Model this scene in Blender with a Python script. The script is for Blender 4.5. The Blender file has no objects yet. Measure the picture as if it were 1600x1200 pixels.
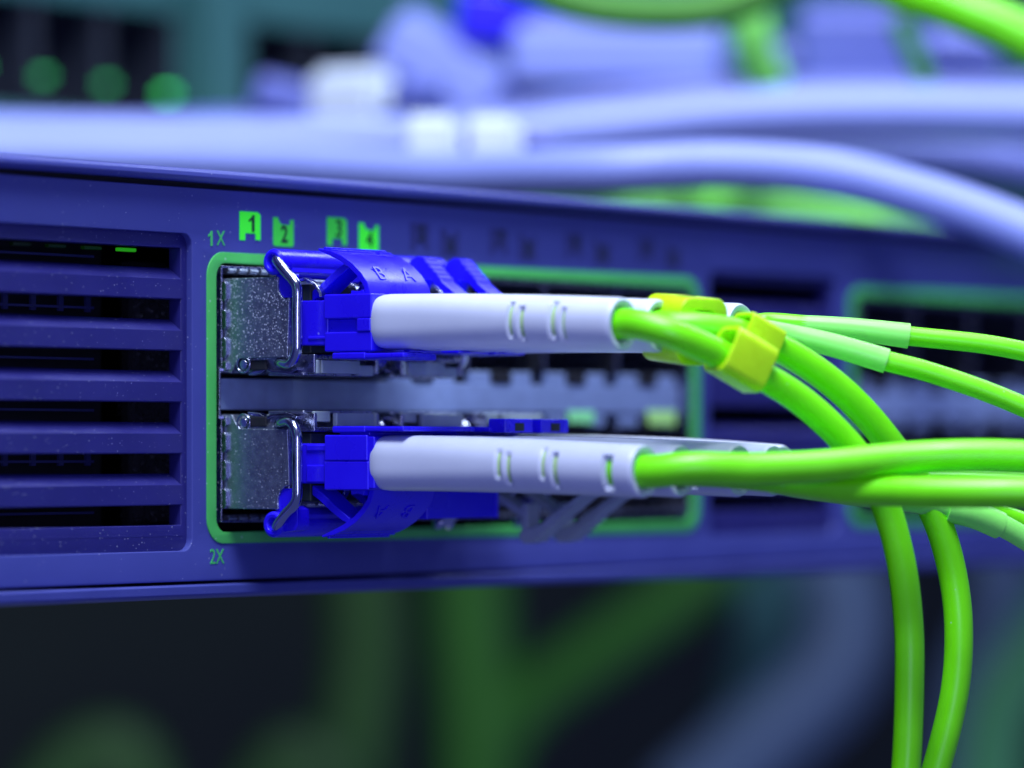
import bpy, bmesh, math, random
from mathutils import Vector, Matrix
random.seed(7)
S = bpy.context.scene
S.unit_settings.system = 'METRIC'; S.unit_settings.scale_length = 0.001      # one unit is one millimetre
PI = math.pi

# ------------------------------------------------------------------ camera
TH = math.radians(53.0)                       # the front panel recedes to the right at this angle
D = Vector((math.sin(TH), math.cos(TH), 0)); R_ = Vector((math.cos(TH), -math.sin(TH), 0))
F = 6821.0                                    # focal length in pixels of the 1600 px wide photograph
CAM = -451.0 * D + 30.4 * R_
cd = bpy.data.cameras.new('camera'); cam = bpy.data.objects.new('camera', cd); S.collection.objects.link(cam)
cam.location = CAM; cam.rotation_euler = (PI/2, 0, -TH)
cd.sensor_width = 36; cd.lens = F / 1600 * 36; cd.shift_y = 102 / 1600
cd.clip_start = 5; cd.clip_end = 5000
cd.dof.use_dof = True; cd.dof.focus_distance = 444; cd.dof.aperture_fstop = cd.lens * 1e-3 / 12.4; cd.dof.aperture_blades = 8
S.camera = cam

# ------------------------------------------------------------------ world, lamps, exposure
S.view_settings.view_transform = 'Standard'; S.view_settings.look = 'None'; S.view_settings.exposure = 0; S.view_settings.gamma = 1
S.cycles.use_denoising = True
S.cycles.max_bounces = 8
W = bpy.data.worlds.new('World'); S.world = W; W.use_nodes = True
W.node_tree.nodes['Background'].inputs[0].default_value = (0.16, 0.20, 0.62, 1); W.node_tree.nodes['Background'].inputs[1].default_value = 0.42
def lamp(name, loc, target, size, power, col, size_y=None):
    l = bpy.data.lights.new(name, 'AREA'); l.energy = power; l.color = col; l.shape = 'RECTANGLE'; l.size = size; l.size_y = size_y or size
    o = bpy.data.objects.new(name, l); S.collection.objects.link(o); o.location = loc
    o.rotation_euler = (Vector(target) - Vector(loc)).to_track_quat('-Z', 'Y').to_euler(); return o
lamp('key_lamp', (-150, -150, 410), (30, -20, 10), 170, 2.9e6, (0.80, 0.90, 1.0))
lamp('top_lamp', (60, -60, 420), (60, -20, 10), 160, 1.2e6, (0.86, 0.93, 1.0))
lamp('front_lamp', (-420, -430, 25), (20, 0, 5), 180, 0.72e6, (0.55, 0.55, 1.0))
lamp('added_side_lamp', (-330, 20, 60), (0, -5, 8), 26, 0.022e6, (0.25, 1.0, 0.45), 160)  # unseen green lamp added for the stripe reflected on the module corner
lamp('rear_lamp', (330, -60, 330), (260, 120, 60), 160, 0.92e6, (0.70, 0.84, 1.0))
lamp('added_low_lamp', (250, 250, -330), (330, 420, -40), 200, 0.26e6, (0.75, 1.0, 0.85))  # unseen lamp added to lift the cables below the switch

# ------------------------------------------------------------------ materials
def mat(name, col, rough=0.5, metal=0.0, var=0.08, scale=0.5, bump=0.0, bscale=8, dust_sparkle=0.0, dscale=2.2, dsize=0.16, emit=None, estr=0, trans=0, sss=0, coat=0, spec=0.5):
    m = bpy.data.materials.new(name); m.use_nodes = True; nt = m.node_tree; N = nt.nodes; L = nt.links
    p = N['Principled BSDF']; tc = N.new('ShaderNodeTexCoord')
    p.inputs['Roughness'].default_value = rough; p.inputs['Metallic'].default_value = metal
    p.inputs['Specular IOR Level'].default_value = spec
    nz = N.new('ShaderNodeTexNoise'); nz.inputs['Scale'].default_value = scale; nz.inputs['Detail'].default_value = 5
    L.new(tc.outputs['Object'], nz.inputs['Vector'])
    mr = N.new('ShaderNodeMapRange'); mr.inputs[1].default_value = 0.3; mr.inputs[2].default_value = 0.7
    mr.inputs[3].default_value = 1 - var; mr.inputs[4].default_value = 1 + var
    L.new(nz.outputs['Fac'], mr.inputs[0])
    mx = N.new('ShaderNodeVectorMath'); mx.operation = 'SCALE'; mx.inputs[0].default_value = col[:3]
    L.new(mr.outputs[0], mx.inputs['Scale']); out = mx.outputs[0]
    mr2 = N.new('ShaderNodeMapRange'); mr2.inputs[1].default_value = 0.3; mr2.inputs[2].default_value = 0.7
    mr2.inputs[3].default_value = max(0.02, rough - 0.06); mr2.inputs[4].default_value = rough + 0.08
    L.new(nz.outputs['Fac'], mr2.inputs[0]); L.new(mr2.outputs[0], p.inputs['Roughness'])
    if dust_sparkle:
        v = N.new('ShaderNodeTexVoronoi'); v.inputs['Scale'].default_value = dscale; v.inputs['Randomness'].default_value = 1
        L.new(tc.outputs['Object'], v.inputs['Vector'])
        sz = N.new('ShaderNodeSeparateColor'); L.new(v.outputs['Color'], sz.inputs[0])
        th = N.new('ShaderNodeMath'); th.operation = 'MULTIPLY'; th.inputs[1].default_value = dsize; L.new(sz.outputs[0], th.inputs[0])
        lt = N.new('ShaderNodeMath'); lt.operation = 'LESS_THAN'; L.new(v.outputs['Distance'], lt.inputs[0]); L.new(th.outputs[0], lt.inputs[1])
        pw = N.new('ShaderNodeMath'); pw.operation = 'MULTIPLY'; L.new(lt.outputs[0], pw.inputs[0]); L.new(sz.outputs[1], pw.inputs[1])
        p2 = N.new('ShaderNodeMath'); p2.operation = 'MULTIPLY'; p2.inputs[1].default_value = dust_sparkle; L.new(pw.outputs[0], p2.inputs[0])
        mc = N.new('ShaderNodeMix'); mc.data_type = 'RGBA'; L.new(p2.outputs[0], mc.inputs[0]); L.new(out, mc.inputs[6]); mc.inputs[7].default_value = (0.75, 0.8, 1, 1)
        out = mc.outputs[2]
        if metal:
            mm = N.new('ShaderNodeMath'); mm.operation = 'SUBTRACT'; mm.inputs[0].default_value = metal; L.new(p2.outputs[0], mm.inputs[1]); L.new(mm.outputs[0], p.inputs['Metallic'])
    L.new(out, p.inputs['Base Color'])
    if bump:
        bn = N.new('ShaderNodeTexNoise'); bn.inputs['Scale'].default_value = bscale; bn.inputs['Detail'].default_value = 3
        L.new(tc.outputs['Object'], bn.inputs['Vector'])
        b = N.new('ShaderNodeBump'); b.inputs['Strength'].default_value = bump; b.inputs['Distance'].default_value = 0.1
        L.new(bn.outputs['Fac'], b.inputs['Height']); L.new(b.outputs[0], p.inputs['Normal'])
    if emit: p.inputs['Emission Color'].default_value = (*emit, 1); p.inputs['Emission Strength'].default_value = estr
    if trans: p.inputs['Transmission Weight'].default_value = trans
    if sss:
        p.inputs['Subsurface Weight'].default_value = sss; p.inputs['Subsurface Radius'].default_value = (1, 1, 1); p.inputs['Subsurface Scale'].default_value = 0.8
    if coat: p.inputs['Coat Weight'].default_value = coat; p.inputs['Coat Roughness'].default_value = 0.15
    return m
M = dict(
    panel=mat('indigo_paint', (0.048, 0.060, 0.31), 0.48, var=0.06, scale=0.12, bump=0.25, bscale=9, dust_sparkle=0.4, dscale=1.5, dsize=0.12),
    slat=mat('grille_plastic', (0.019, 0.018, 0.165), 0.34, var=0.08, scale=0.2, bump=0.2, bscale=12, dust_sparkle=0.55, dscale=2.4, dsize=0.17),
    dark=mat('dark_interior', (0.006, 0.007, 0.016), 0.7),
    chassis=mat('chassis_steel', (0.10, 0.11, 0.28), 0.5, metal=0.3),
    green=mat('green_print', (0.075, 0.53, 0.11), 0.45, var=0.06, scale=0.3, dust_sparkle=0.3, dscale=0.8, dsize=0.12),
    glabel=mat('green_lettering', (0.06, 0.55, 0.13), 0.45),
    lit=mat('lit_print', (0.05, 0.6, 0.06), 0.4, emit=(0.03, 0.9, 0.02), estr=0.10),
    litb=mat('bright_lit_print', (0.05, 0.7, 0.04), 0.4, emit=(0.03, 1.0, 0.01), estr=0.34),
    unlit=mat('unlit_print', (0.026, 0.030, 0.17), 0.5),
    ink=mat('dark_ink', (0.004, 0.012, 0.02), 0.6),
    tin=mat('sparkling_zinc', (0.27, 0.31, 0.42), 0.34, metal=0.88, var=0.15, scale=1.3, bump=0.25, bscale=9, dust_sparkle=0.8, dscale=4.6, dsize=0.46),  # pale specks: dust, plus the metal's sparkle put into the colour
    steel=mat('bright_steel', (0.42, 0.45, 0.62), 0.16, metal=1.0, var=0.1, scale=0.6, bump=0.05, bscale=6),
    cage=mat('cage_steel', (0.36, 0.38, 0.52), 0.26, metal=1.0, var=0.12, scale=1.0, bump=0.15, bscale=7, dust_sparkle=0.7, dscale=2.0, dsize=0.22),
    bar=mat('satin_blue_grey_steel', (0.24, 0.32, 0.60), 0.45, metal=0.0, var=0.08, scale=0.6, bump=0.05, bscale=3),
    blue=mat('royal_blue_plastic', (0.018, 0.006, 0.86), 0.30, var=0.03, scale=0.3, bump=0.02, bscale=1.5, sss=0.15, dust_sparkle=0.25, dscale=0.6, dsize=0.09),
    tongue=mat('brushed_plate', (0.36, 0.44, 0.50), 0.4, metal=0.3),
    grey=mat('grey_plastic', (0.36, 0.43, 0.50), 0.38, bump=0.04, bscale=4),
    white=mat('white_rubber', (0.60, 0.64, 0.84), 0.42, var=0.03, scale=0.25, bump=0.03, bscale=3, sss=0.12),
    slit=mat('slit_muted_green', (0.42, 0.62, 0.30), 0.5, var=0.1),  # muted yellow-green slit floor, from the green cable within the boot
    slitg=mat('slit_green', (0.20, 0.82, 0.01), 0.4, var=0.05),
    lime=mat('lime_jacket', (0.19, 0.90, 0.003), 0.36, var=0.06, scale=0.25, bump=0.05, bscale=2.2, sss=0.06, dust_sparkle=0.3, dscale=0.7, dsize=0.08),
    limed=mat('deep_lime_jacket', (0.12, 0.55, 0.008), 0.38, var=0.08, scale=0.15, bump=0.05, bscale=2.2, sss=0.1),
    mint=mat('mint_sleeve', (0.30, 0.95, 0.17), 0.38, var=0.04, bump=0.04, bscale=3, sss=0.2),
    yellow=mat('yellow_clip_plastic', (0.52, 0.88, 0.01), 0.30, var=0.05, sss=0.3, bump=0.03, bscale=3),
    lav=mat('pale_lavender_jacket', (0.28, 0.34, 0.84), 0.45, var=0.06, scale=0.05),
    lavd=mat('violet_plug_plastic', (0.12, 0.15, 0.52), 0.4),
    plug=mat('white_plug_plastic', (0.72, 0.80, 0.95), 0.3),
    teal=mat('teal_panel_paint', (0.035, 0.13, 0.14), 0.5, var=0.1, scale=0.03),
    port=mat('dark_port_plastic', (0.010, 0.014, 0.03), 0.6),
    led=mat('green_led', (0.05, 0.5, 0.1), 0.4, emit=(0.05, 0.9, 0.16), estr=2.2),
    ledd=mat('dim_green_led', (0.05, 0.4, 0.1), 0.4, emit=(0.04, 0.6, 0.16), estr=1.0),
    ledv=mat('vent_led', (0.02, 0.5, 0.02), 0.4, emit=(0.02, 0.8, 0.02), estr=1.0),
    wall=mat('rack_back_paint', (0.008, 0.014, 0.009), 0.8, var=0.5, scale=0.01),
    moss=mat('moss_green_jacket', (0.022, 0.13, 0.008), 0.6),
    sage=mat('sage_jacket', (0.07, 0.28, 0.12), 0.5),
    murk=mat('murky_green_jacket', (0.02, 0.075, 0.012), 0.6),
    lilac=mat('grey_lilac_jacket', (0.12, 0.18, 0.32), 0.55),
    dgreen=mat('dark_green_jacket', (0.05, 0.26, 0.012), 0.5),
)

# ------------------------------------------------------------------ helpers
def at(px, py, depth):
    """a point of the photograph at a true distance in mm along the view"""
    return CAM + D * depth + R_ * ((px - 800) / F * depth) + Vector((0, 0, (702 - py) / F * depth))
def empty(name, loc=(0, 0, 0), rot=(0, 0, 0)):
    o = bpy.data.objects.new(name, None); S.collection.objects.link(o); o.location = loc; o.rotation_euler = rot
    o.empty_display_size = 3; return o
def tag(o, label, cat, group=None, kind=None):
    if label: o['label'] = label
    if cat: o['category'] = cat
    if group: o['group'] = group
    if kind: o['kind'] = kind
    return o
def finish(me, smooth=35):
    if smooth:
        me.polygons.foreach_set('use_smooth', [True] * len(me.polygons)); me.set_sharp_from_angle(angle=math.radians(smooth))
    return me
def link(name, me, m, parent=None, bevel=0, seg=2, label=None, kind=None):
    o = bpy.data.objects.new(name, me); S.collection.objects.link(o)
    if m is not None and not me.materials: me.materials.append(m)
    if parent: o.parent = parent
    if bevel:
        b = o.modifiers.new('bevel', 'BEVEL'); b.width = bevel; b.segments = seg; b.limit_method = 'ANGLE'; b.angle_limit = math.radians(40); b.harden_normals = True
    if label: o['label'] = label
    if kind: o['kind'] = kind
    return o
def from_bm(name, bm, smooth=35):
    bmesh.ops.recalc_face_normals(bm, faces=bm.faces)
    me = bpy.data.meshes.new(name); bm.to_mesh(me); bm.free(); return finish(me, smooth)
def add_box(bm, x0, x1, y0, y1, z0, z1, mtx=None):
    vs = [bm.verts.new((mtx @ Vector((x, y, z))) if mtx else (x, y, z)) for x in (x0, x1) for y in (y0, y1) for z in (z0, z1)]
    for f in ((0,1,3,2),(4,6,7,5),(0,4,5,1),(2,3,7,6),(0,2,6,4),(1,5,7,3)): bm.faces.new([vs[i] for i in f])
def box_me(name, *boxes, mtx=None):
    bm = bmesh.new()
    for b in boxes: add_box(bm, *b, mtx=mtx)
    return from_bm(name, bm)
def add_prism(bm, prof, x0, x1):              # profile in (y, z), run along x
    a = [bm.verts.new((x0, y, z)) for y, z in prof]; b = [bm.verts.new((x1, y, z)) for y, z in prof]
    n = len(prof); bm.faces.new(a); bm.faces.new(b[::-1])
    for i in range(n): bm.faces.new((a[i], a[(i+1) % n], b[(i+1) % n], b[i]))
def prism_me(name, *items, smooth=35):
    bm = bmesh.new()
    for prof, x0, x1 in items: add_prism(bm, prof, x0, x1)
    return from_bm(name, bm, smooth)
def ribbon(pts, th):                          # centre line and thickness -> closed outline
    up, dn = [], []
    for i, (y, z) in enumerate(pts):
        a = pts[max(0, i-1)]; b = pts[min(len(pts)-1, i+1)]
        t = Vector((b[0]-a[0], b[1]-a[1])).normalized(); n = Vector((-t.y, t.x)); h = (th[i] if isinstance(th, (list, tuple)) else th) / 2
        up.append((y + n.x*h, z + n.y*h)); dn.append((y - n.x*h, z - n.y*h))
    return up + dn[::-1]
def rrect(x0, x1, z0, z1, r, n=6):
    out = []
    for cx, cz, a0 in ((x1-r, z1-r, 0), (x0+r, z1-r, 90), (x0+r, z0+r, 180), (x1-r, z0+r, 270)):
        for k in range(n+1):
            a = math.radians(a0 + 90*k/n); out.append((cx + r*math.cos(a), cz + r*math.sin(a)))
    return out
def plate_me(name, outlines, y0, y1, bevel=0.0):      # (x, z) outlines with holes, solid between y0 and y1
    cu = bpy.data.curves.new(name, 'CURVE'); cu.dimensions = '2D'; cu.fill_mode = 'BOTH'
    cu.extrude = abs(y1-y0)/2 - bevel; cu.bevel_depth = bevel; cu.bevel_resolution = 2; cu.offset = -bevel
    for ol in outlines:
        sp = cu.splines.new('POLY'); sp.points.add(len(ol)-1); sp.use_cyclic_u = True
        for p, (x, z) in zip(sp.points, ol): p.co = (x, z, 0, 1)
    t = bpy.data.objects.new('tmp', cu); S.collection.objects.link(t)
    me = bpy.data.meshes.new_from_object(t, depsgraph=bpy.context.evaluated_depsgraph_get()); bpy.data.objects.remove(t); bpy.data.curves.remove(cu)
    me.name = name; me.transform(Matrix.Translation((0, (y0+y1)/2, 0)) @ Matrix.Rotation(PI/2, 4, 'X')); me.materials.clear()
    bm = bmesh.new(); bm.from_mesh(me); bmesh.ops.remove_doubles(bm, verts=bm.verts, dist=0.002); bm.to_mesh(me); bm.free()
    return finish(me, 30)
def text_me(s, size, mtx, depth=0.03, sx=0.75, bold=0.0):
    cu = bpy.data.curves.new('t', 'FONT'); cu.body = s; cu.size = size; cu.align_x = 'CENTER'; cu.align_y = 'CENTER'; cu.extrude = depth; cu.offset = bold; cu.resolution_u = 6
    t = bpy.data.objects.new('tmp', cu); S.collection.objects.link(t)
    me = bpy.data.meshes.new_from_object(t, depsgraph=bpy.context.evaluated_depsgraph_get()); bpy.data.objects.remove(t); bpy.data.curves.remove(cu)
    me.name = 'lettering'; me.transform(mtx @ Matrix.Diagonal((sx, 1, 1, 1))); me.materials.clear(); return me
def face_mtx(x, y, z): return Matrix.Translation((x, y, z)) @ Matrix.Rotation(PI/2, 4, 'X')
def catmull(P, n=8):
    P = [Vector(p) for p in P]; out = []
    Q = [2*P[0]-P[1]] + P + [2*P[-1]-P[-2]]
    for i in range(1, len(Q)-2):
        for k in range(n):
            t = k/n; a, b, c, d = Q[i-1:i+3]
            out.append(0.5*((2*b) + (c-a)*t + (2*a-5*b+4*c-d)*t*t + (3*b-a-3*c+d)*t**3))
    return out + [P[-1]]
def tube_me(name, P, r, seg=20, n=8, flare=None, mtx=None, taper=None):
    C = catmull(P, n) if n else [Vector(p) for p in P]
    if mtx is not None: C = [mtx @ c for c in C]
    bm = bmesh.new(); rings = []; t0 = (C[1]-C[0]).normalized(); nrm = t0.orthogonal().normalized(); N_ = len(C)
    for i, c in enumerate(C):
        t = (C[min(i+1, N_-1)] - C[max(i-1, 0)]).normalized(); nrm = (nrm - t*nrm.dot(t)).normalized(); bn = t.cross(nrm)
        rr = r if taper is None else r*(taper[0] + (taper[1]-taper[0])*i/(N_-1))
        if flare: rr = rr*(1 + flare*math.exp(-i/2.2))
        rings.append([bm.verts.new(c + (nrm*math.cos(2*PI*k/seg) + bn*math.sin(2*PI*k/seg))*rr) for k in range(seg)])
    for a, b in zip(rings, rings[1:]):
        for k in range(seg): bm.faces.new((a[k], a[(k+1) % seg], b[(k+1) % seg], b[k]))
    bm.faces.new(rings[0][::-1]); bm.faces.new(rings[-1])
    return from_bm(name, bm, 50)

# ================================================================== the switch
PX0, PX1 = -150, 330
sw = empty('network_switch', (90, 100, -15.3)); tag(sw, 'indigo rack switch with louvred vents and green framed port block', 'network switch')
OFF = Matrix.Translation(-Vector(sw.location))
def part(name, me, m, bevel=0, parent=None, label=None, kind=None, seg=2):
    me.transform(OFF); return link(name, me, m, parent or sw, bevel, seg, label, kind)
V1 = (-70, -4.0, -10.4, 22.1); V2 = (89.8, 118.0, -10.4, 21.4)
B1 = (-0.35, 86.2, -8.6, 19.3); B2 = (122.2, 208.7, -8.6, 19.3); V3 = (212.5, 241, -10.4, 21.4)
outl = [rrect(PX0, PX1, -13.55, 26.85, 0.3), rrect(*V1, 1.3), rrect(*V2, 1.3), rrect(*B1, 1.5), rrect(*B2, 1.5), rrect(*V3, 1.3)]
part('front_panel', plate_me('front_panel', outl, 0.0, 1.6, 0.12), M['panel'])
lip = [(-1.3, 27.55), (-1.55, 27.9), (-1.5, 28.35), (-1.1, 28.7), (1.5, 28.75), (1.5, 27.45), (-0.9, 27.4)]
part('top_lip', prism_me('top_lip', (lip, PX0, PX1)), M['panel'], 0.1)
part('lip_groove', box_me('lip_groove', (PX0, PX1, 1.2, 2.5, 26.5, 27.6)), M['dark'])
blip = [(-1.2, -13.95), (1.5, -13.8), (1.5, -15.3), (-0.6, -15.3), (-1.2, -14.9)]
part('bottom_lip', prism_me('bottom_lip', (blip, PX0, PX1)), M['panel'], 0.15)
part('chassis', box_me('chassis', (PX0, PX1, 2.6, 250, 27.5, 28.5), (PX0, PX1, 2.6, 250, -15.2, -14.2), (PX0, PX0+1, 2.6, 250, -14.2, 27.5), (PX1-1, PX1, 2.6, 250, -14.2, 27.5), (PX0+1, PX1-1, 60, 61, -14.2, 27.5)), M['dark'])

# vents: frame > slats, inner bars, lit bits
SL = 5.27
def vent(V, slots, zc, deep=2.6, lab=None):
    x0, x1, z0, z1 = V; g = 1.02
    fr = plate_me('f', [rrect(x0-0.3, x1+0.3, z0-0.3, z1+0.3, 1.4), rrect(x0+0.9, x1-0.9, zc[-1]-g, zc[0]+g, 0.05, 1)], 0.75, 2.4, 0.1)
    root = part('vent_frame', fr, M['slat'], label=lab)
    def sub(name, me, m, bevel=0): me.transform(OFF); return link(name, me, m, root, bevel)
    for a, b in zip(zc, zc[1:]):
        t = a - g; bt = b + g; bev = min(1.05, (t-bt)*0.34)
        sub('slat', prism_me('slat', ([(0.70, bt+0.12), (0.82, bt), (deep, bt), (deep, t-0.05), (deep-0.25, t), (0.85, t-bev), (0.70, t-bev-0.12)], x0+0.7, x1-0.7), smooth=25), M['slat'])
    b = zc[-1] - g; t0 = zc[0]-g
    sub('sill', prism_me('sill', ([(0.735, b-1.15), (deep, b-1.15), (deep, b+0.02), (deep-0.25, b+0.05), (0.735, b-0.95)], x0+0.7, x1-0.7), smooth=25), M['slat'])
    return root, sub
zs = [19.6 - SL*k for k in range(6)]
root, sub = vent(V1, 6, zs, lab='left louvred vent with six dark slots')
for k, z in enumerate(zs):
    bm = bmesh.new()
    for j in range(16):
        x = -8 - j*4.1 - (k % 3)*1.3
        if k in (1, 4): add_box(bm, x-0.35, x+0.35, 9.5, 9.8, z-0.2, z+1.6)
    add_box(bm, -70, -9, 9, 9.3, z+0.1, z+0.35)
    sub('inner_rib', from_bm('inner_rib', bm), M['unlit'])
for px, m in ((-14.5, 'ledv'), (-20.5, 'ledd2'), (-27.5, 'ledd2'), (-33.5, 'ledd2')):
    pass
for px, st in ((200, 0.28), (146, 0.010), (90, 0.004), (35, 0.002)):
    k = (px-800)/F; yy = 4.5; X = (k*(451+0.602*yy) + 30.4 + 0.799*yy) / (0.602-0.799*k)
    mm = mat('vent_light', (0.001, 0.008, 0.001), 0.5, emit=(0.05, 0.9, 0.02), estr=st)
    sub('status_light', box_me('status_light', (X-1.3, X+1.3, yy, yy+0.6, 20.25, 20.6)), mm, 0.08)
zs2 = [19.3, 4.2, -6.3]
vent(V2, 3, zs2, lab='blurred vent between the two green frames')
vent(V3, 3, zs2, lab='far vent beyond the second port block')
for V in (V1, V2, V3): part('vent_baffle', box_me('vent_baffle', (V[0]-1, V[1]+1.5, 14, 14.5, -12, 23.5)), M['dark'])

# green frames printed round the port blocks
for B in (B1, B2):
    part('port_frame', plate_me('port_frame', [rrect(B[0]-1.45, B[1]+1.4, B[2]-1.15, B[3]+1.1, 2.6, 8), rrect(B[0]+0.02, B[1]-0.02, B[2]+0.02, B[3]-0.02, 1.5, 8)], -0.12, 0.6, 0.05), M['green'])
# cages: outer tray > walls and spring fingers
COL = [7.15 + 14.3*i for i in range(6)]; ZU, ZL, ZM = 12.9, -1.4, 5.75
def cage(B, full):
    x0 = B[0] + 0.75
    bm = bmesh.new(); zt, zb = 18.75, -7.35
    def jog(x):                                 # sheet wall with a jog at the divider
        for za, zb_ in ((ZM+2.6, zt), (zb, ZM-2.6)): add_box(bm, x, x+0.22, -0.15, 14, za, zb_)
        add_box(bm, x-0.35, x-0.12, -0.2, 14, ZM-2.2, ZM+2.2)
        for s in (1, -1):
            add_box(bm, x-0.36, x+0.24, -0.18, 14, ZM+s*2.4-0.22, ZM+s*2.4+0.22)
    jog(x0)
    for i in range(1, 6):
        for za, zc_ in ((ZM+2.9, zt), (zb, ZM-2.9)): add_box(bm, x0-0.25+14.3*i, x0+0.05+14.3*i, 0.6, 14, za, zc_)
    add_box(bm, B[1]-0.8, B[1]-0.5, -0.1, 14, zb, zt)
    add_box(bm, x0, B[1]-0.5, -0.15, 14, zt, zt+0.22); add_box(bm, x0, B[1]-0.5, -0.15, 14, zb-0.22, zb)
    c = part('port_cage', from_bm('port_cage', bm), M['cage'], 0.05)
    def sub(name, me, m, bevel=0): me.transform(OFF); return link(name, me, m, c, bevel)
    finger = None
    spots = []
    for z in (16.3, 13.4, 10.5, 8.6, 2.9, 0.7, -2.2, -5.1): spots.append((x0+0.22, z, 0))
    if full:
        for sx, z, k in spots:
            h = 1.05 if abs(z-ZM) > 4 else 0.55
            me = prism_me('finger', ([(-0.55, z-h), (-0.8, z-h*0.7), (-0.8, z+h*0.7), (-0.55, z+h), (3, z+h), (3, z-h)], sx-0.2, sx+0.22))
            sub('spring_finger', me, M['cage'], 0.08)
    for i in range(6):
        for zz, s in ((zt, -1), (zb, 1)):
            for k in range(7 if i == 0 and full else 0):
                xx = x0 + 14.3*i + 1.6 + 1.75*k
                sub('spring_finger', prism_me('finger', ([(-0.3, zz+s*0.02), (-0.45, zz+s*0.2), (-0.1, zz+s*0.5), (2.5, zz+s*0.6), (2.5, zz+s*0.02)], xx-0.62, xx+0.62)), M['tin'], 0.05)
    # divider bar with latch windows
    bar_y = 1.0
    ol = [rrect(x0+0.05, B[1]-1.2, ZM-1.62, ZM+1.62, 0.12, 2)]
    bar = plate_me('divider_bar', ol, bar_y, bar_y+1.2, 0.08)
    b = part('divider_bar', bar, M['bar'])
    for i in range(6):
        xx = x0 + 14.3*i + 6.6
        for s in (1, -1):
            if i > 1 or not full:
                me = box_me('latch_window', (xx-1.7, xx+1.7, bar_y-0.14, bar_y+0.6, ZM+s*2.35-0.72, ZM+s*2.35+0.72)); me.transform(OFF); link('latch_window', me, M['dark'], b, 0.1)
                for u0, u1 in ((-5.6, -1.9), (1.9, 5.8)):
                    me = box_me('light_pipe', (xx+u0, xx+u1, bar_y+0.1, bar_y+1.0, ZM+s*2.35-0.75, ZM+s*2.35+0.6)); me.transform(OFF); link('light_pipe', me, M['bar'], b, 0.15)
    part('port_throat', box_me('port_throat', (x0-0.8, B[1]-0.2, 12, 13, -8.9, 19.7)), M['dark'])
cage(B1, True); cage(B2, False)
me = box_me('status_strip', (62.5, 67.5, 0.85, 1.05, ZM-2.75, ZM-1.35)); part('status_light', me, mat('status_glow', (0.2, 0.6, 0.3), 0.4, emit=(0.25, 0.9, 0.35), estr=0.25), 0.1)
me = box_me('status_strip', (78.2, 84, 0.85, 1.05, ZM-2.9, ZM-1.2)); part('status_light', me, mat('status_glow_warm', (0.3, 0.6, 0.2), 0.4, emit=(0.45, 0.9, 0.25), estr=0.25), 0.1)

# port numbers: notched flags with digits
def flag(x, z, up, m):
    w, h = 1.65, 1.5
    if not up: ol = [(x-w, z-h), (x-w+0.85, z-h), (x-w+0.85, z-h+0.75), (x+w-0.75, z-h+0.75), (x+w-0.75, z-h+0.1), (x+w, z-h+0.1), (x+w, z+h-0.25), (x+w-0.5, z+h), (x-w, z+h)]
    else: ol = [(x-w, z-h+0.15), (x-w+0.2, z-h), (x+w-0.2, z-h), (x+w, z-h+0.2), (x+w, z+h-0.15), (x+w-0.5, z+h-0.2), (x+w-0.6, z+h-0.75), (x-w+1.3, z+h-0.7), (x-w+0.85, z+h-0.3), (x-w+0.8, z+h), (x-w, z+h)]
    return plate_me('flag', [ol], -0.06, 0.05)
def one_me(x, z, h, w, y=-0.09):               # a figure 1 with its flag
    return plate_me('digit', [[(x-0.02, z-h/2), (x+w*0.34, z-h/2), (x+w*0.34, z+h/2), (x+w*0.08, z+h/2), (x-w*0.1, z+h*0.34), (x-w*0.45, z+h*0.22), (x-w*0.45, z+h*0.08), (x-0.02, z+h*0.2)]], y-0.03, y+0.03)
for i in range(12):
    c = 7.15 + 14.3*(i//2); x = c - 2.05 if i % 2 == 0 else c + 3.35; z = 23.25 if i % 2 == 0 else 22.85
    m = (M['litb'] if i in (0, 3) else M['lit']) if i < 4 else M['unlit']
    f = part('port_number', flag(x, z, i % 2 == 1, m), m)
    t = one_me(x+0.25, z+0.3, 1.75, 1.15) if i == 0 else text_me(str(i+1), 2.5, face_mtx(x+(0.25 if i % 2 == 0 else 0.1), -0.10, z+(0.25 if i % 2 == 0 else -0.3)), 0.02, 0.95, 0.03); t.transform(OFF); link('digit', t, M['ink'], f)
part('lettering', one_me(-1.15, 21.75, 1.55, 0.85, -0.03), M['glabel']); part('lettering', text_me('X', 2.2, face_mtx(0.45, -0.03, 21.75), 0.02, 0.86, 0.004), M['glabel'])
part('lettering', text_me('2X', 2.2, face_mtx(-0.15, -0.03, -11.15), 0.02, 0.86, 0.004), M['glabel'])

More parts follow.
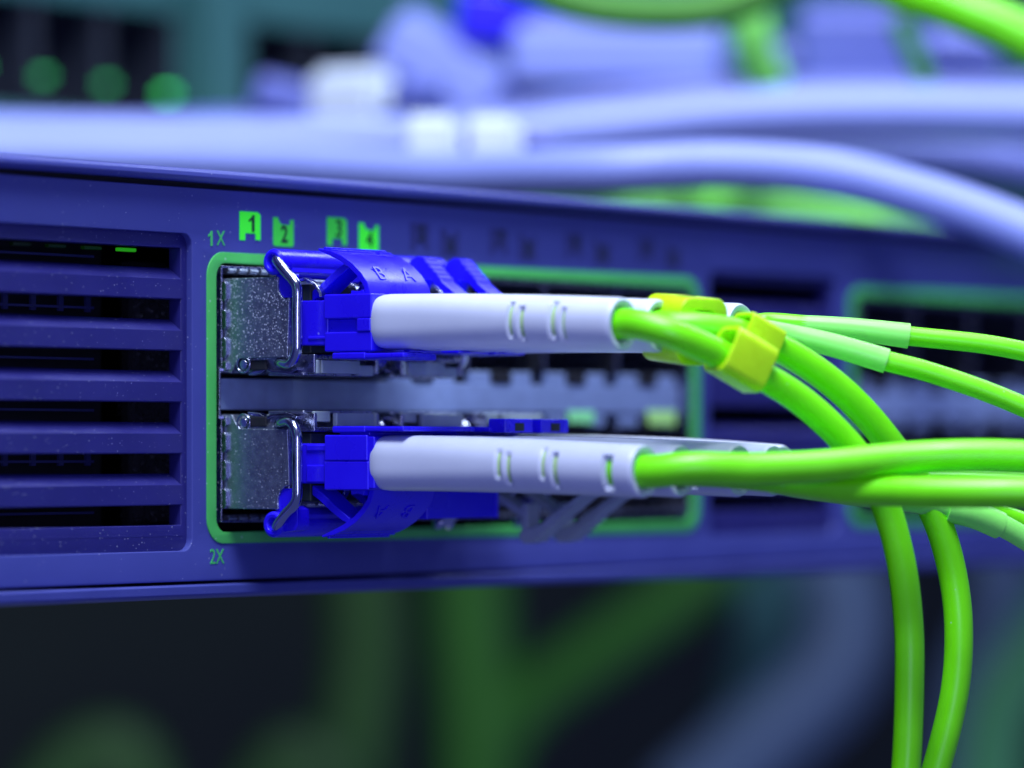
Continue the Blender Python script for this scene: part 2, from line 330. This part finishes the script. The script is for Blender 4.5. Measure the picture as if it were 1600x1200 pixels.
# ================================================================== transceivers
cache = {}
def cached(key, fn):
    if key not in cache: cache[key] = fn()
    return cache[key]
def module(col, row, label, sleeved=True):
    z = ZU if row > 0 else ZL
    r = empty('optical_transceiver', (COL[col], 0, z), (0, 0 if row > 0 else PI, 0)); tag(r, label, 'transceiver', 'optical transceivers plugged into the switch ports')
    hw = 6.2
    def core():
        # belly has a bevelled edge, nose opens at the front
        prof = [(-hw+0.28, -3.6), (-hw+0.9, -5.0), (hw-0.9, -5.0), (hw-0.28, -3.6), (hw-0.28, 4.6), (-hw+0.28, 4.6)]
        bm = bmesh.new(); a = [bm.verts.new((x, 10, z_)) for x, z_ in prof]; b = [bm.verts.new((x, -8.6, z_)) for x, z_ in prof]
        bm.faces.new(a); bm.faces.new(b[::-1])
        for i in range(6): bm.faces.new((a[i], a[(i+1) % 6], b[(i+1) % 6], b[i]))
        return from_bm('shell', bm)
    link('shell', cached('core', core), M['tin'], r, 0.25)
    def side(s):
        def f():
            # side sheet, outline in (y, z): notch round the bail pivot at the front top corner
            ol = [(0.6, -5.0), (-1.2, -5.0), (-2.1, -3.55), (-8.7, -3.45), (-8.95, 2.3), (-8.3, 2.45), (-7.75, 2.9), (-7.45, 3.5), (-7.4, 4.2), (-7.45, 4.75), (-7.2, 4.85), (-6.9, 4.75), (0.6, 4.75), (8, 4.75), (8, -5.0)]
            return prism_me('side_sheet', (ol, s*hw - 0.16, s*hw + 0.16))
        return f
    for s in (-1, 1): link('side_sheet', cached(('side', s), side(s)), M['tin'], r, 0.09)
    # rolled corner between root and sheet
    for s in (-1, 1):
        link('rivet', cached(('riv', s), lambda: tube_me('rivet', [(s*(hw-0.3), -2.7, -4.15), (s*(hw+0.1), -2.7, -4.15)], 0.52, 20, 0)), M['steel'], r, 0.12)
        def ring():
            P = [(s*(hw+0.02), -2.7 + 0.85*math.cos(a), -4.15 + 0.85*math.sin(a)) for a in [2*PI*k/20 for k in range(21)]]
            return tube_me('rivet_ring', P, 0.13, 8, 0)
        link('rivet_ring', cached(('ring', s), ring), M['steel'], r)
        link('latch_slot', cached(('slot', s), lambda: box_me('slot', (s*(hw-0.25)-0.12, s*(hw-0.25)+0.12, -5.6, -3.3, -4.75, -3.75))), M['dark'], r, 0.1)
        link('latch_arm', cached(('arm', s), lambda: prism_me('arm', (ribbon([(-3.0, -5.1), (-4.6, -4.9), (-5.4, -4.55), (-6.2, -4.9), (-8.4, -5.0), (-9.6, -4.6)], 0.36), s*(hw-0.75)-0.4, s*(hw-0.75)+0.5))), M['steel'], r, 0.08)
    # belly plate and release tongue at the front
    link('belly_plate', cached('belly', lambda: box_me('belly', (-hw+0.6, hw-0.6, -10.2, -5.5, -5.35, -5.05), (-hw+0.9, -hw+1.4, -11.4, -8.6, -5.1, -3.2), (hw-1.4, hw-0.9, -11.4, -8.6, -5.1, -3.2), (-hw+1.4, hw-1.4, -11.2, -8.6, -3.7, -3.2))), M['cage'], r, 0.1)
    link('release_tongue', cached('tongue', lambda: box_me('tongue', (-4.3, 1.9, -11.6, -11.0, -5.15, -3.75), (-5.0, -4.5, -11.5, -11.0, -5.2, -3.75), (2.2, 4.8, -11.0, -10.6, -5.3, -4.2))), M['tongue'], r, 0.1)
    link('nose', cached('nose', lambda: box_me('nose', (-4.9, 4.9, -10.6, -8.5, -3.1, 4.0))), M['ink'], r, 0.2)
    for s in (-1, 1): link('pivot', cached(('piv', s), lambda: box_me('pivot', (s*(hw-0.4)-0.3, s*(hw-0.4)+0.3, -9.6, -6.9, 2.6, 5.0))), M['blue'], r, 0.1)
    # bail: wire on both sides, coloured sleeve across the top
    for s in (-1, 1):
        x = s*(hw+0.62)
        P = [(x-s*0.9, -7.0, 6.75), (x-s*0.2, -7.6, 6.35), (x, -8.9, 5.2), (x, -9.9, 4.35), (x, -10.4, 3.4), (x, -10.4, 1), (x, -10.4, -1.5), (x, -10.35, -2.9), (x-s*0.1, -9.8, -3.85), (x-s*0.3, -8.9, -4.25), (x-s*0.7, -7.6, -4.1), (x-s*1.3, -6.9, -4.0)]
        link('bail_wire', cached(('wire', s), lambda: tube_me('wire', P, 0.55, 14, 5)), M['steel'], r)
    def sleeve():
        bm = bmesh.new(); seg = 24; rs = []
        for x, rr in ((-6.1, 0.55), (-6.75, 0.75), (-6.8, 1.05), (-6.55, 1.35), (6.55, 1.35), (6.8, 1.05), (6.75, 0.7), (6.1, 0.5)):
            rs.append([bm.verts.new((x, -7.0 + rr*math.cos(2*PI*k/seg), 6.3 + rr*math.sin(2*PI*k/seg))) for k in range(seg)])
        for a, b in zip(rs, rs[1:]):
            for k in range(seg): bm.faces.new((a[k], a[(k+1) % seg], b[(k+1) % seg], b[k]))
        bm.faces.new(rs[0]); bm.faces.new(rs[-1][::-1])
        add_prism(bm, [(-5.8, 5.8), (-8.2, 5.9), (-8.35, 5.3), (-7.8, 4.7), (-6.4, 4.4)], -5.0, 5.0)
        add_prism(bm, [(-8.0, 7.1), (-9.6, 6.9), (-9.9, 6.4), (-9.9, 4.7), (-9.4, 4.4), (-8.0, 4.6)], 4.2, 6.2)
        return from_bm('bail_sleeve', bm, 40)
    if sleeved: link('bail_sleeve', cached('sleeve', sleeve), M['blue'], r, 0.08)
    return r
module(0, 1, 'zinc transceiver with blue bail nearest the 1X mark in the upper row')
module(1, 1, 'second transceiver in the upper row, mostly hidden behind the lettered blue latch')
module(0, -1, 'zinc transceiver with blue bail nearest the 2X mark in the lower row')
module(1, -1, 'second transceiver of the lower row, behind the lettered latch', False)
module(2, -1, 'third transceiver of the lower row, above the grey latches', False)

# ================================================================== patch cords
def boot_me(key, length, slits, w0=2.85, h0=2.82, w1=2.5, h1=2.62, droop=0.75, seg=64, hole=1.88):
    def f():
        bm = bmesh.new(); ys = set()
        for u in (0, 0.12, 0.35, 0.7, 1.1, 1.6, 2.2): ys.add(u)
        k = 2.2
        while k < length - 0.4: k += 0.8; ys.add(round(min(k, length-0.3), 3))
        for s in slits:
            c, hwid = s[0], s[1]
            for e in (-hwid-0.22, -hwid, 0, hwid, hwid+0.22): ys.add(round(c+e, 3))
        ys |= {length-0.3, length-0.1, length}
        ys = sorted(ys); rings = []; info = []
        def axis(y): t = y/length; return -droop*t*t
        for y in ys:
            t = y/length; w = w0 + (w1-w0)*t**1.3; h = h0 + (h1-h0)*t**1.3; n = 3.0 + (2.1-3.0)*min(1, t*1.6)
            if y < 2.2: u = y/2.2; q = math.sqrt(max(0, 1-(1-u)**2)); ff = 0.50 + 0.50*q
            elif y > length-0.35: ff = 1 - 0.06*(y-(length-0.35))/0.35
            else: ff = 1
            ring = []; cut = []
            for k in range(seg):
                a = 2*PI*k/seg; ca, sa = math.cos(a), math.sin(a)
                x = w*ff*math.copysign(abs(ca)**(2/n), ca); z = h*ff*math.copysign(abs(sa)**(2/n), sa)
                inn = 0
                for c, hwid, a0, a1, dp, mi in slits:
                    if abs(y-c) <= hwid+0.01 and a0 <= math.degrees(a) <= a1: inn = dp; cut.append((k, mi))
                g = 1 - inn/w
                ring.append(bm.verts.new((x*g, -y, z*g + axis(y))))
            rings.append(ring); info.append(dict(cut))
        for i in range(len(rings)-1):
            a, b = rings[i], rings[i+1]
            for k in range(seg):
                k2 = (k+1) % seg
                fa = bm.faces.new((a[k], a[k2], b[k2], b[k]))
                if k in info[i] and k2 in info[i] and k in info[i+1] and k2 in info[i+1]: fa.material_index = info[i][k]
        bm.faces.new(rings[0])
        L_ = length; prev = rings[-1]
        for rr, dy in ((hole+0.1, 0.0), (hole, -0.15), (hole-0.2, -2.5)):
            rg = [bm.verts.new((rr*math.cos(2*PI*k/seg), -(L_+dy), rr*math.sin(2*PI*k/seg) + axis(L_))) for k in range(seg)]
            for k in range(seg): bm.faces.new((prev[k], prev[(k+1) % seg], rg[(k+1) % seg], rg[k]))
            prev = rg
        bm.faces.new(prev)
        me = from_bm('boot', bm, 60)
        for m in ('white', 'slit', 'slitg'): me.materials.append(M[m])
        return me
    return cached(key, f)
SL_UP = [(18.6, 0.26, 136, 214, 0.40, 1), (19.95, 0.26, 150, 224, 0.40, 1), (23.7, 0.28, 132, 214, 0.42, 1), (25.1, 0.26, 150, 226, 0.40, 1)]
SL_LO = [(17.2, 0.20, 150, 206, 0.28, 1), (18.4, 0.20, 156, 224, 0.28, 1), (22.6, 0.22, 140, 206, 0.30, 1), (24.0, 0.30, 150, 230, 0.40, 1), (30.4, 0.46, 150, 226, 0.6, 2)]
def connector(col, row, label, kind, length, group='fibre patch cords plugged into the switch', plastic='blue', lat='blue', slits=SL_UP, key='u', boots=(0, 0)):
    z = ZU if row > 0 else ZL
    r = empty('fibre_lead', (COL[col], 0, z), (0, 0 if row > 0 else PI, 0)); tag(r, label, 'patch cord', group)
    mp = M[plastic]
    for s in (-1, 1):
        cx = s*3.12
        def body():
            bm = bmesh.new()
            add_box(bm, cx-2.2, cx+2.2, -13.2, -8.4, -2.3, 2.3)
            add_box(bm, cx-2.75, cx+2.75, -19.3, -13.1, 0.35, 2.85)     # upper shell stands proud
            add_box(bm, cx-2.0, cx+2.0, -19.3, -13.1, -2.95, 0.36)
            add_box(bm, cx-2.80, cx+2.80, -19.2, -17.4, -1.0, 0.37)
            add_box(bm, cx-2.66, cx+2.66, -19.3, -13.1, -2.98, -1.0)
            add_box(bm, cx-2.35, cx+2.35, -13.2, -10.6, -1.75, -1.35)
            return from_bm('connector_body', bm)
        def body2():
            bm = bmesh.new()
            add_box(bm, cx-2.15, cx+2.15, -13.2, -8.4, -2.0, 2.1); add_box(bm, cx-2.35, cx+2.35, -13.0, -10.4, 0.2, 2.0)
            add_box(bm, cx-2.35, cx+2.35, -13.0, -10.4, -1.9, -1.2)
            add_box(bm, cx-2.72, cx+2.72, -18.9, -13.1, -0.2, 2.75); add_box(bm, cx-2.78, cx+2.78, -18.8, -13.2, -2.85, -0.22)
            add_box(bm, cx-2.6, cx+2.6, -19.6, -18.7, -2.7, 2.6)
            return from_bm('connector_body', bm)
        link('connector_body', cached(('body', s, row, plastic), body if row > 0 else body2), mp, r, 0.16)
        by = -18.0
        b = link('boot', boot_me((key, length), length, slits, hole=1.88 if row > 0 else 1.74), None, r); b.location = (cx, by, 0)
        if row < 0: b.rotation_euler = (0, PI, 0)
    if kind in ('trigger', 'box'): link('base_clip', cached(('clip', row), lambda: box_me('base_clip', (-5.9, 5.9, -18.5, -14.2, -3.75, -3.1), (-5.9, -1.5 if row > 0 else 5.9, -23.5, -18.5, -3.7, -3.2), (-5.2, 5.2, -18.6, -14.6, -3.2, -2.8))), mp, r, 0.15)
    for s in (-1, 1):
        link('spring_leaf', cached(('leaf', s), lambda: prism_me('spring_leaf', (ribbon([(-8.8, 4.3), (-10.3, 4.5), (-11.5, 3.9), (-12.2, 3.1), (-12.3, 2.6)], 0.35), s*3.12-2.3, s*3.12-1.55))), M['steel'], r, 0.08)
    if kind == 'box':
        for s in (-1, 1):
            e = link('clip_end', cached(('cend', s), lambda: box_me('clip_end', (s*3.12-2.4, s*3.12+2.4, -25.2, -23.0, -4.55, -3.1))), mp, r, 0.15)
            link('clip_slot', cached(('cslot', s), lambda: box_me('clip_slot', (s*3.12-0.75, s*3.12+0.75, -25.26, -25.0, -4.1, -3.3))), M['ink'], e)
    if kind == 'trigger':
        prof = [(-11.9, 7.5), (-13.4, 7.1), (-14.8, 6.55), (-16.2, 5.75), (-17.3, 4.8), (-18.1, 3.8), (-18.5, 2.6)]
        def trg():
            base = ribbon(prof, [0.2, 0.5, 0.6, 0.62, 0.62, 0.62, 0.62]); bm = bmesh.new(); add_prism(bm, base, -5.3, 4.7)
            for k in range(5):                 # grip ridges near the tip
                t = k*0.72; y = -12.7 - t; zz = 7.55 - t*0.30 - 0.07*t*t
                add_box(bm, -5.2, 4.6, y-0.17, y+0.17, zz-0.35, zz+0.16)
            add_prism(bm, ribbon([(-17.9, 3.0), (-17.2, 2.8), (-16.2, 2.9)], 0.6), -5.3, 5.3)
            return from_bm('trigger', bm, 40)
        tr = link('trigger', cached('trg', trg), mp, r, 0.06)
        for ch, x in (('B', -2.3), ('A', 2.2)):
            up = Vector((0, 17.95-16.6, 5.55-3.95)).normalized(); rt = Vector((1, 0, 0)); nn = rt.cross(up)
            mt = Matrix.Translation(Vector((x, -17.35, 4.72)) + nn*0.36) @ Matrix((rt, up, nn)).transposed().to_4x4()
            link('lettering', cached(('let', ch), lambda: text_me(ch, 2.5, mt, 0.06, 1.05, 0.0)), mp, tr, 0.02)
        for s in (-1, 1):
            link('latch', cached(('lt', s), lambda: prism_me('latch', (ribbon([(-10.2, 2.6), (-11.6, 3.4), (-13.2, 4.6), (-14.6, 5.5), (-15.4, 5.9)], [0.9, 0.9, 0.85, 0.8, 0.6]), s*3.12-1.5, s*3.12+1.5))), mp, r, 0.15)
    elif kind == 'long':
        for s in (-1, 1):
            def f():
                bm = bmesh.new(); x = s*3.12
                add_prism(bm, ribbon([(-10.6, 2.6), (-12.0, 3.6), (-14.4, 4.9), (-16.0, 5.7)], 0.8), x-1.0, x+1.0)
                add_box(bm, x-1.12, x+1.12, -16.4, -15.5, 4.4, 7.4)
                top = [(-15.2, 7.5), (-15.3, 8.3), (-15.9, 8.7), (-17.0, 8.5)]; y, zz = -17.0, 8.5
                for k in range(6): y -= 0.5; top.append((y, zz)); zz -= 0.45; y -= 0.14; top.append((y, zz))
                top += [(-23.0, 4.4), (-25.4, 2.8), (-25.0, 2.2), (-22.2, 4.0), (-19.4, 5.6), (-18.2, 6.5), (-17.2, 6.9), (-16.2, 7.0)]
                add_prism(bm, top, x-1.15, x+1.15)
                return from_bm('latch', bm, 20)
            link('latch', cached(('ll', s, lat), f), M[lat], r, 0.15)
    else:
        for s in ((-1, 1) if kind == 'latches' else ()):
            def f():
                top = [(-10.3, 2.4), (-10.4, 3.5), (-11.1, 4.6), (-11.3, 6.2), (-11.8, 7.0), (-12.6, 7.35), (-13.3, 7.2)]
                y, zz = -13.3, 7.2
                for k in range(5): y -= 0.25; top.append((y, zz)); zz -= 0.52; y -= 0.28; top.append((y, zz))
                top += [(-17.6, 3.4), (-19.0, 1.6), (-19.8, 0.6), (-19.6, 0.0), (-18.6, 0.6), (-16.6, 2.9), (-14.6, 4.6), (-13.3, 5.0), (-12.8, 4.2), (-12.4, 3.1), (-11.8, 2.2)]
                return prism_me('latch', (top, s*3.12-1.1, s*3.12+1.1), smooth=20)
            link('latch', cached(('lb', s, lat), f), M[lat], r, 0.12)
        if kind == 'box':
            link('clip_housing', cached('house', lambda: box_me('clip_housing', (-6.3, -5.8, -15.4, -9.4, -3.7, 5.9), (5.8, 6.3, -15.6, -9.4, -3.7, 5.9), (-5.8, 5.8, -15.2, -14.7, 2.9, 5.85), (-1.0, -0.5, -14.6, -9.4, 2.9, 5.8), (-5.8, 5.8, -9.9, -9.45, 2.6, 5.7))), mp, r, 0.12)
    def start(s):                               # where the cable leaves the boot on side s (seen in the world)
        loc = Vector((s*3.12, -18.4 - length + 2.3, -0.75)) if row > 0 else Vector((s*3.12, -18.4 - length + 2.3, 0.75))
        return r.matrix_basis @ loc
    return r, start
def cable(r, pts, rad, m='lime', name='cable', flare=None, label=None, taper=None, n=8, seg=22):
    return link(name, tube_me(name, pts, rad, seg, n, flare, r.matrix_basis.inverted(), taper), M[m], r, label=label)

LEN_U, LEN_L = 30.6, 33.2
# upper row, nearest the 1X mark: its two cables swing down
r, st = connector(0, 1, 'patch cord under the B A latch, its green cables swinging down', 'trigger', LEN_U, slits=SL_UP, key='u')
a = st(-1); b = st(1); out = Vector((0, -1, 0))
cable(r, [a, a+out*3.5] + [at(*p) for p in ((1045, 520, 423), (1095, 540, 424), (1150, 568, 426), (1206, 596, 428), (1262, 634, 430), (1318, 687, 432), (1360, 742, 433), (1389, 805, 434), (1410, 890, 435), (1420, 980, 436), (1421, 1060, 436), (1417, 1180, 436), (1405, 1320, 436))], 1.47, 'lime', flare=0.2)
cable(r, [b, b+out*3.5] + [at(*p) for p in ((1110, 513, 429), (1168, 525, 430), (1228, 550, 432), (1290, 590, 434), (1346, 640, 436), (1394, 698, 438), (1435, 757, 440), (1467, 820, 441), (1489, 900, 442), (1498, 985, 442), (1492, 1080, 442), (1466, 1190, 441), (1425, 1320, 440))], 1.47, 'lime', flare=0.2)
# upper row, second
r, st = connector(1, 1, 'patch cord with twin stepped blue latches, cables in mint sleeves', 'latches', LEN_U, slits=SL_UP, key='u')
a = st(-1); b = st(1)
c1 = [at(*p) for p in ((1175, 513, 437), (1230, 523, 438), (1300, 539, 438), (1385, 564, 438), (1440, 578, 438), (1520, 604, 438), (1600, 636, 438), (1700, 684, 438))]
c2 = [at(*p) for p in ((1195, 504, 443), (1260, 508, 443), (1330, 514, 443), (1420, 525, 443), (1480, 531, 443), (1540, 538, 443), (1600, 549, 443), (1700, 572, 443))]
cable(r, [a, a+out*4] + c1, 1.03, 'lime'); cable(r, [b, b+out*3] + c2, 1.0, 'lime')
cable(r, [a+out*3.4, c1[0], c1[1], c1[2], c1[3]], 1.27, 'mint', 'sleeve', taper=(0.78, 1.0))
cable(r, [b+out*2.4, c2[0], c2[1], c2[2], c2[3]], 1.30, 'mint', 'sleeve', taper=(0.55, 1.0))
# lower row, nearest the 2X mark: two cables running off to the right
r, st = connector(0, -1, 'patch cord with white boots in the lower row, thick green cables running right', 'trigger', LEN_L, slits=SL_LO, key='l')
a = st(-1); b = st(1)
cable(r, [b, b+out*3] + [at(*p) for p in ((1085, 731, 422), (1180, 733, 423), (1290, 728, 424), (1400, 717, 425), (1500, 712, 425), (1600, 714, 425), (1720, 724, 425))], 1.62, 'lime', flare=0.06)
cable(r, [a, a+out*3] + [at(*p) for p in ((1140, 739, 428), (1230, 749, 428), (1330, 764, 426), (1440, 769, 423), (1530, 770, 421.5), (1610, 771, 421), (1720, 778, 421))], 1.5, 'lime')
# lower row, second and third
r, st = connector(1, -1, 'lower patch cord in a blue box shaped clip, between the lettered and the grey latches', 'box', LEN_L+1.4, slits=SL_LO, key='l2')
a = st(-1); b = st(1)
cable(r, [b, b+out*3] + [at(*p) for p in ((1230, 757, 436), (1330, 772, 438), (1440, 786, 440), (1520, 803, 441), (1575, 826, 442), (1640, 868, 443), (1700, 920, 443))], 1.15, 'mint')
cable(r, [at(*p) for p in ((1480, 794, 440.5), (1520, 803, 441), (1562, 821, 442))], 1.42, 'mint', 'sleeve')
cable(r, [a, a+out*3] + [at(*p) for p in ((1260, 745, 442), (1380, 765, 445), (1480, 782, 447), (1560, 803, 449), (1640, 835, 450), (1700, 865, 450))], 1.15, 'lime')
r, st = connector(2, -1, 'lower patch cord with twin stepped grey latches', 'long', LEN_L-7, plastic='grey', lat='grey', slits=[], key='l3')
a = st(-1); b = st(1)
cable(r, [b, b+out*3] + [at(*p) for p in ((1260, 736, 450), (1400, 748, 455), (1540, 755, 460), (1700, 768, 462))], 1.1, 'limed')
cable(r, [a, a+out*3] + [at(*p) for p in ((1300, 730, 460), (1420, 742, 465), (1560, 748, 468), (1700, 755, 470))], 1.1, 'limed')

# yellow clips
def clip(center, axis, w, h, ln, th, label, cells=1, hole=False):
    t = axis.normalized(); side = t.cross(Vector((0, 0, 1))).normalized(); up = side.cross(t)
    r = empty('cable_clip', center); tag(r, label, 'cable clip', 'yellow cable clips')
    mt = Matrix((side, t, up)).transposed().to_4x4()
    me = plate_me('clip_body', [rrect(-w/2, w/2, -h/2, h/2, w*0.24), rrect(-w/2+th, w/2-th, -h/2+th, h/2-th, w*0.2)], -ln/2, ln/2, 0.12)
    me.transform(mt); link('clip_body', me, M['yellow'], r)
    if hole:
        me = tube_me('clip_hole', [(0, 0, h/2-0.2), (0, 0, h/2+0.03)], 1.0, 20, 0); me.transform(mt); link('clip_hole', me, M['ink'], r)
    return r, mt
c, mt = clip(at(1069, 515, 432.5), at(1100, 519, 431) - at(1040, 511, 435), 6.6, 6.7, 5.2, 1.25, 'rounded yellow clip round the white boots, behind the nearer green cable', hole=True)
ax = at(1185, 588, 427) - at(1125, 552, 425)
c, mt = clip(at(1158, 562, 426.2), ax, 4.4, 4.9, 4.9, 0.5, 'square yellow clip tilted along the nearer green cable')
me = plate_me('clip_cell', [rrect(-2.0, 2.0, -2.0, 2.0, 0.6), rrect(-1.6, 1.6, -1.6, 1.6, 0.5)], -2.1, 2.1, 0.1)
me.transform(mt); me.transform(Matrix.Translation(at(1178, 531, 430.2) - Vector(c.location))); link('clip_cell', me, M['yellow'], c)

# ================================================================== behind the switch
wl = box_me('rear_wall', (-900, 1500, 620, 640, -900, 900)); o = link('rear_wall', wl, M['wall']); tag(o, 'dark back of the rack behind everything', 'wall', kind='structure')
# patch panel above and behind
YB = 165; pp = empty('patch_bay', (300, YB, 40)); tag(pp, 'blurred teal patch panel with green lamps above the switch', 'patch panel')
OP = Matrix.Translation(-Vector(pp.location))
def ppart(name, me, m, bevel=0, parent=None, label=None): me.transform(OP); return link(name, me, m, parent or pp, bevel, label=label)
def bx(px, Y=YB):                               # X on the plane Y that shows at this column
    k = (px-800)/F; return (k*(451+0.602*Y) + 30.4 + 0.799*Y) / (0.602-0.799*k)
x0 = bx(-330); xs = [bx(-40), bx(280), bx(388), bx(800), bx(930), bx(1400), bx(1520)]
holes = [rrect(bx(-300), bx(280), 52, 69.2, 1), rrect(bx(388), bx(880), 52, 69.2, 1), rrect(bx(1000), bx(1900), 52, 69.2, 1)]
ppart('face_plate', plate_me('face_plate', [rrect(x0, bx(2300), 44, 92, 1)] + holes, YB, YB+3, 0.3), M['teal'])
for h in ((bx(-300), bx(280)), (bx(388), bx(880)), (bx(1000), bx(1900))):
    p = ppart('port_row', box_me('port_row', (h[0], h[1], YB+9, YB+10, 51, 70)), M['port'])
    n = int((h[1]-h[0])/16)
    for k in range(n+1):
        me = box_me('port_wall', (h[0]+16*k-1, h[0]+16*k+1, YB+0.5, YB+9, 52.5, 69)); me.transform(OP); link('port_wall', me, M['port'], p, 0.2)
for px, zz, s in ((56, 57.2, 'ledd'), (155, 56.9, 'ledd'), (250, 56.3, 'led'), (-44, 57.7, 'ledd')):
    X = bx(px, YB+1); me = tube_me('lamp', [(X, YB-1.5, zz), (X, YB+0.5, zz)], 0.55, 14, 0)
    ppart('status_lamp', me, M[s])
ppart('side_post', box_me('side_post', (bx(285), bx(330), YB-6, YB-0.2, 44, 92)), M['teal'], 0.5)

# pale network cables crossing above the switch
def loose(name, pts, rad, m, label, cat, group, plug=None):
    P = [at(*p) for p in pts]; r = empty(name, P[-1] if len(P) < 2 else P[0]); tag(r, label, cat, group)
    link('jacket', tube_me('jacket', P, rad, 24, 8, None, r.matrix_basis.inverted()), M[m], r)
    return r
G = 'pale network cables above the switch'
loose('network_cable', [(-160, 218, 600), (150, 222, 600), (420, 226, 600), (700, 222, 600), (930, 204, 600), (1130, 184, 600), (1350, 176, 600), (1560, 180, 600), (1760, 192, 600)], 3.9, 'lav', 'upper pale lavender cable arching level across the picture to the right edge', 'network cable', G)
loose('network_cable', [(-160, 240, 575), (150, 246, 575), (420, 256, 572), (700, 272, 560), (930, 266, 548), (1130, 258, 548), (1290, 270, 546), (1420, 300, 544), (1530, 335, 541), (1640, 380, 538), (1760, 440, 536)], 3.0, 'lav', 'lower pale cable dropping across the switch front at the right', 'network cable', G)
loose('network_cable', [(-160, 215, 640), (250, 225, 640), (600, 245, 640), (900, 255, 640), (1150, 240, 640), (1400, 236, 640), (1600, 262, 640), (1760, 300, 640)], 3.2, 'lavd', 'violet cable seen between the two palest ones', 'network cable', G)
loose('network_cable', [(-160, 206, 655), (150, 210, 655), (420, 196, 655), (700, 196, 655), (900, 170, 655), (1080, 150, 655), (1300, 146, 655), (1700, 146, 655)], 2.6, 'lavd', 'farthest violet cable just above the pale ones', 'network cable', G)
# plugs on the panel behind
def plug(p, size, rotz, tilt, m, label, mb='lavd', tongue=True):
    r = empty('network_plug', at(*p), (tilt, 0, rotz)); tag(r, label, 'network plug', 'network plugs above the switch')
    w, l, h = size
    link('plug_body', box_me('plug_body', (-w/2, w/2, -l/2, l/2, -h/2, h/2), (-w/2*0.8, w/2*0.8, -l/2-l*0.2, -l/2, -h/2*0.7, h/2*0.7)), M[m], r, min(size)*0.18, seg=3)
    link('plug_boot', tube_me('plug_boot', [(0, -l*0.7, 0), (0, -l*0.95, 0), (0, -l*1.3, -0.5)], h*0.36, 16, 4), M[mb], r)
    link('plug_latch', box_me('plug_latch', (-w*0.2, w*0.2, -l/2, l/2*0.9, h/2, h/2+h*0.16)), M[m], r, 0.2)
    return r
plug((552, 155, 640), (8, 11, 7), -TH+PI/2-0.5, 0.0, 'plug', 'brightest white plug above the transceivers')
plug((672, 218, 575), (4.5, 6, 5), -TH+PI/2, 0.0, 'plug', 'small white plug above the B A latch')
plug((768, 220, 575), (4.5, 6, 5), -TH+PI/2, 0.0, 'plug', 'small white plug right of the similar small one')
plug((690, 110, 670), (10, 20, 9), -TH+PI/2, 0.55, 'lav', 'pale plug leaning up to the blue one')
plug((770, 28, 670), (11, 11, 8), -TH+PI/2, 0.1, 'blue', 'blue plug at the top edge of the picture', 'blue')
plug((960, 92, 665), (12, 32, 8.5), -TH+PI/2, 0.0, 'lav', 'long pale plug below the green cable loop')
plug((1330, 80, 665), (12, 17, 11), -TH+PI/2, 0.0, 'lavd', 'wide violet plug beneath the green cable at the upper right')
plug((470, 165, 655), (14, 14, 5), -TH+PI/2, 0.25, 'lavd', 'violet plug behind the brightest white one')
G2 = 'green cables hanging behind the switch'
loose('green_cable', [(780, -40, 600), (900, 6, 600), (1020, 20, 600), (1140, 10, 600), (1250, -40, 600)], 2.6, 'dgreen', 'green cable loop dipping at the top middle', 'green cable', 'green cables above the switch')
loose('green_cable', [(1280, -60, 560), (1400, -20, 556), (1520, 22, 552), (1620, 68, 550), (1720, 130, 548)], 3.0, 'lime', 'bright green cable crossing the upper right corner', 'green cable', 'green cables above the switch')
loose('green_cable', [(1160, -30, 650), (1172, 40, 650), (1180, 85, 652), (1200, 130, 655)], 3.2, 'mint', 'short mint cable dropping between the pale and violet plugs', 'green cable', 'green cables above the switch')
loose('green_cable', [(1400, 30, 640), (1430, 90, 640), (1445, 130, 640), (1450, 190, 640)], 1.4, 'dgreen', 'thin green cable beside the violet plug', 'green cable', 'green cables above the switch')
loose('green_cable', [(820, 305, 620), (960, 310, 615), (1090, 312, 655), (1230, 330, 640), (1400, 356, 620), (1600, 400, 595), (1760, 440, 590)], 2.3, 'mint', 'mint cable lying just over the switch lip under the pale cable', 'green cable', 'green cables above the switch')
# below the switch
def low(pts, rad, m, label): return loose('hanging_cable', pts, rad, m, label, 'hanging cable', 'cables hanging below the switch')
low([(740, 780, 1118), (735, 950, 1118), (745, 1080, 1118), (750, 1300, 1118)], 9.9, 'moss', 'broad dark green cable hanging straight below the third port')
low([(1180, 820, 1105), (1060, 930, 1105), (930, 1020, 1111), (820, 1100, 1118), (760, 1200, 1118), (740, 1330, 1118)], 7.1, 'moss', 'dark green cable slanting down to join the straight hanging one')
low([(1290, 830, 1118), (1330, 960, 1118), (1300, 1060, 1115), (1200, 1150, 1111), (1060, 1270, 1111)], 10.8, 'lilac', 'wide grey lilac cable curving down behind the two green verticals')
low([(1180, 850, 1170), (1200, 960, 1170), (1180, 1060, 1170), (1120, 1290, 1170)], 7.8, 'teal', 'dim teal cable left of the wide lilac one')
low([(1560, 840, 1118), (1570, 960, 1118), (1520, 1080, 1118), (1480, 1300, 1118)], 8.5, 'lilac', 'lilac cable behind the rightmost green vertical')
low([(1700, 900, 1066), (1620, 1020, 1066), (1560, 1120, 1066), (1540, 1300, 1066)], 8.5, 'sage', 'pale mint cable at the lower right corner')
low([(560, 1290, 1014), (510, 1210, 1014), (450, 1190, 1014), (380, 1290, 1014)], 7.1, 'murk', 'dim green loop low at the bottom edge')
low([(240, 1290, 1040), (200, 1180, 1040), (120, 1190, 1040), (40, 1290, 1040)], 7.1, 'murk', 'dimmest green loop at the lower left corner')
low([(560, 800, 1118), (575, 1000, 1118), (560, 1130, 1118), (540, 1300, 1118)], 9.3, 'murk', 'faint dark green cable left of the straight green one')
